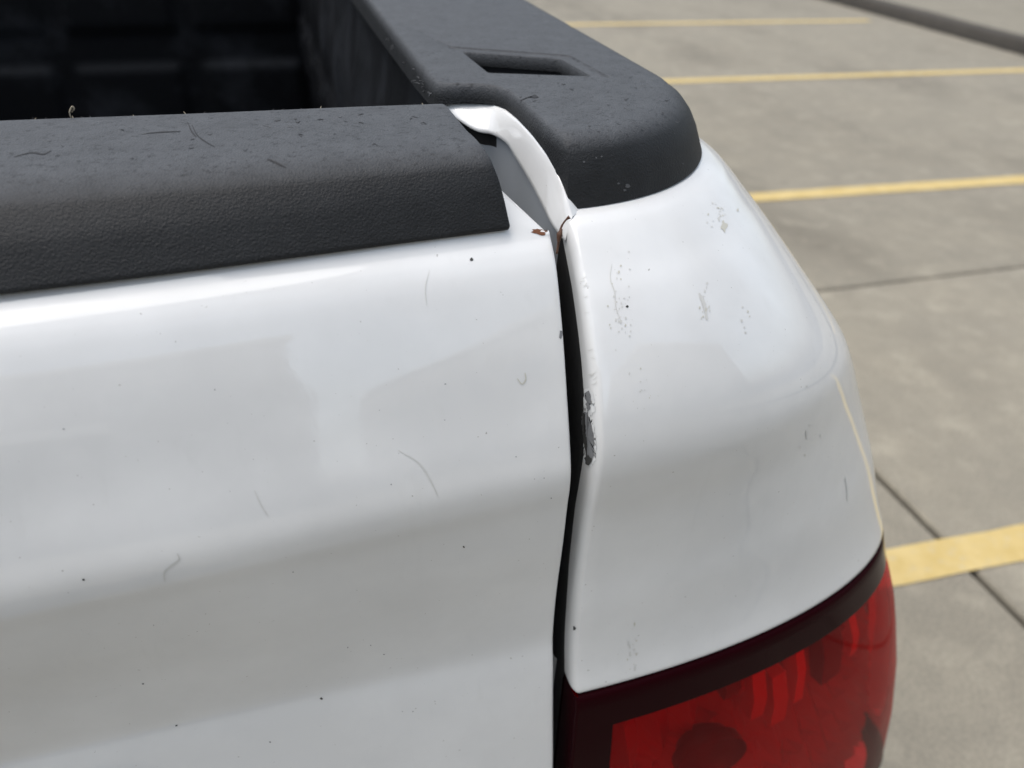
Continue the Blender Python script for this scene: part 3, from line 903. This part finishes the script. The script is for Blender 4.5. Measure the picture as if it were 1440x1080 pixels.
mark(BV_P, 'paint_chip', [(820, 582), (823, 580), (824, 600), (827, 628), (826, 643), (823, 625), (820, 602)], m['chipdark'], .0007, .5)
for q in range(15):
    y = random.uniform(352, 545); a = random.uniform(2, 5); b = random.uniform(-1, 4)
    x = np.interp(y, [340, 420, 540], [812, 824, 834]) + random.uniform(-3, 4)
    stroke(BV_P, 'scratch', [(x - a, y + b), (x, y + b * .3), (x + a, y - b)], random.uniform(.5, 1.0), m['grime'])
# dirt on the corner panel
for cx, cy, rx, ry, nn in ((868, 430, 22, 55, 42), (990, 430, 9, 22, 22), (1010, 305, 14, 16, 22), (890, 920, 10, 50, 26), (905, 560, 20, 50, 14), (1050, 450, 10, 16, 6), (1130, 600, 30, 60, 6)):
    for q in range(nn):
        x, y = random.gauss(cx, rx * .45), random.gauss(cy, ry * .5)
        s = random.uniform(.5, 1.5)
        blob(BV_P, 'dirt_speck', x, y, s, s * random.uniform(1, 2.2), m['grime'] if q % 4 else m['grime2'], .35, 7)
blob(BV_P, 'dirt_speck', 1018, 319, 4.5, 6.5, m['grime2'], .4, 14)
blob(BV_P, 'dirt_speck', 882, 431, 2.0, 2.0, m['chipdark'], .3, 8)
stroke(BV_P, 'scratch', [(860, 372), (858, 392), (864, 410), (866, 432), (873, 452)], 1.5, m['grime'])
stroke(BV_P, 'scratch', [(1188, 672), (1191, 690), (1191, 704)], 2.4, m['grime'])
stroke(BV_P, 'scratch', [(1133, 605), (1134, 618)], 2.0, m['grime'])
stroke(BV_P, 'scratch', [(983, 412), (990, 428), (994, 450)], 5.0, m['grime'])
blob(BV_P, 'dirt_speck', 808, 883, 2, 3, m['chipdark'], .3, 8)
blob(BV_P, 'dirt_speck', 1118, 866, 3, 2, m['grime'], .3, 8)
# scuffs and nicks in the caps
m['scuff'] = simple('scuff_black', (.010, .010, .011), .7); m['scufflite'] = simple('scuff_light', (.085, .088, .092), .8)
stroke(BV_C, 'scuff', [(376, 224), (388, 229), (402, 236)], 2.6, m['scuff'])
stroke(BV_C, 'scuff', [(270, 176), (277, 190), (288, 199), (302, 207)], 1.5, m['scuff'])
stroke(BV_C, 'scuff', [(264, 172), (270, 186), (276, 193)], 1.6, m['scuff'])
stroke(BV_C, 'scuff', [(203, 188), (230, 186), (254, 185)], 1.4, m['scuff'])
stroke(BV_C, 'scuff', [(20, 221), (45, 215), (62, 217), (72, 212)], 1.6, m['scuff'])
for q in range(40):
    x = random.uniform(5, 600); y = random.uniform(.15, .95); yy = np.interp(x, [0, 640], [172, 148]); y2 = np.interp(x, [0, 640], [240, 200])
    a = random.uniform(2, 9); py = yy + (y2 - yy) * y
    stroke(BV_C, 'scuff', [(x, py), (x + a * .5, py + random.uniform(-1.5, 1.5)), (x + a, py + random.uniform(-2, 2))], random.uniform(.6, 1.3), m['scuff'] if q % 3 else m['scufflite'])
mark(BV_R, 'scuff', [(744, 137), (752, 133), (758, 137), (752, 138.5)], m['scuff'])
stroke(BV_R, 'scuff', [(732, 142), (740, 138), (748, 136)], 1.8, m['scuff'])
for q in range(30):
    x, y = random.uniform(700, 960), random.uniform(105, 190)
    stroke(BV_R, 'scuff', [(x, y), (x + 2, y + 1), (x + random.uniform(3, 7), y + random.uniform(-2, 3))], random.uniform(.5, 1.1), m['scuff'] if q % 2 else m['scufflite'])
for x, y, r in ((882, 262, 3.2), (878, 268, 2), (821, 228, 2), (846, 220, 1.5), (870, 258, 1.6), (960, 230, 1.5), (838, 222, 1.2)):
    blob(BV_R, 'dust_speck', x, y, r, r * .8, m['scufflite'], .5, 9)

# dry stem caught in the gap, and fibres snagged on the caps
def tube(name, pts, rad, mat, parent=None):
    P = catmull(pts, 6); V = []; k_ = 6
    for i, p in enumerate(P):
        t = Vector(P[min(i + 1, len(P) - 1)] - P[max(i - 1, 0)]).normalized()
        a = t.orthogonal().normalized(); b = t.cross(a)
        r = np.interp(i / (len(P) - 1), np.linspace(0, 1, len(rad)), rad)
        for q in range(k_):
            th = q / k_ * 2 * math.pi
            V.append(Vector(p) + a * math.cos(th) * r + b * math.sin(th) * r)
    F = grid_faces(len(P), k_, close_c=True) + [tuple(range(k_)), tuple(range((len(P) - 1) * k_, len(P) * k_))]
    o = build(name, V, F, mat, parent); fix_normals(o); return o
def at(px, py, y):
    d = RIGHT * (px - 720) + UP * (540 - py) + FWD * F_PX
    return np.array(CAM + d * ((y - CAM.y) / d.y))
o = tube('dry_twig', [at(783, 357, .380), at(786, 338, .383), at(789, 320, .386), at(796, 309, .388), at(801, 305, .388)], [.0006, .0008, .0006, .0005, .0011], MAT['twig'])
tag(o, 'thin curled dry brown twig caught at the top of the body gap', 'twig')
o = tube('dry_bud', [at(785, 342, .381), at(787, 330, .383), at(790, 322, .385)], [.0006, .0018, .0005], MAT['twig'])
tag(o, 'small shrivelled brown bud wedged in the gap beside the twig', 'bud')
o = tube('leaf_fragment', [at(100, 166, .505), at(98, 158, .505), at(102, 150, .506), at(104, 153, .506), at(101, 158, .506)], [.0004, .0005, .0007, .0006, .0003], MAT['hairmat'])
tag(o, 'tiny curled dry leaf fragment standing on the tailgate cap edge', 'leaf')

# frayed burrs along the trimmed cap edges
for q in range(16):
    y = .552 + .22 * random.random() ** 1.5
    p0 = np.array((.1046, y, 1.452 + random.uniform(0, .008))); d = np.array((random.uniform(-.004, -.0012), random.uniform(-.002, .002), random.uniform(-.002, .0015)))
    tube('burr', [p0, p0 + d * .5 + (0, 0, .0004), p0 + d], [.0005, .0004, .0002], MAT['scufflite'], railcap)
for q in range(16):
    x = random.uniform(-.16, .09)
    p0 = np.array(cap_pt(x, .503, 1.4632)); d = np.array((random.uniform(-.002, .002), random.uniform(0, .001), random.uniform(.0006, .0016)))
    tube('burr', [p0, p0 + d * .5, p0 + d], [.0004, .0003, .00015], MAT['scuff'] if q % 3 else MAT['hairmat'], tgcap)
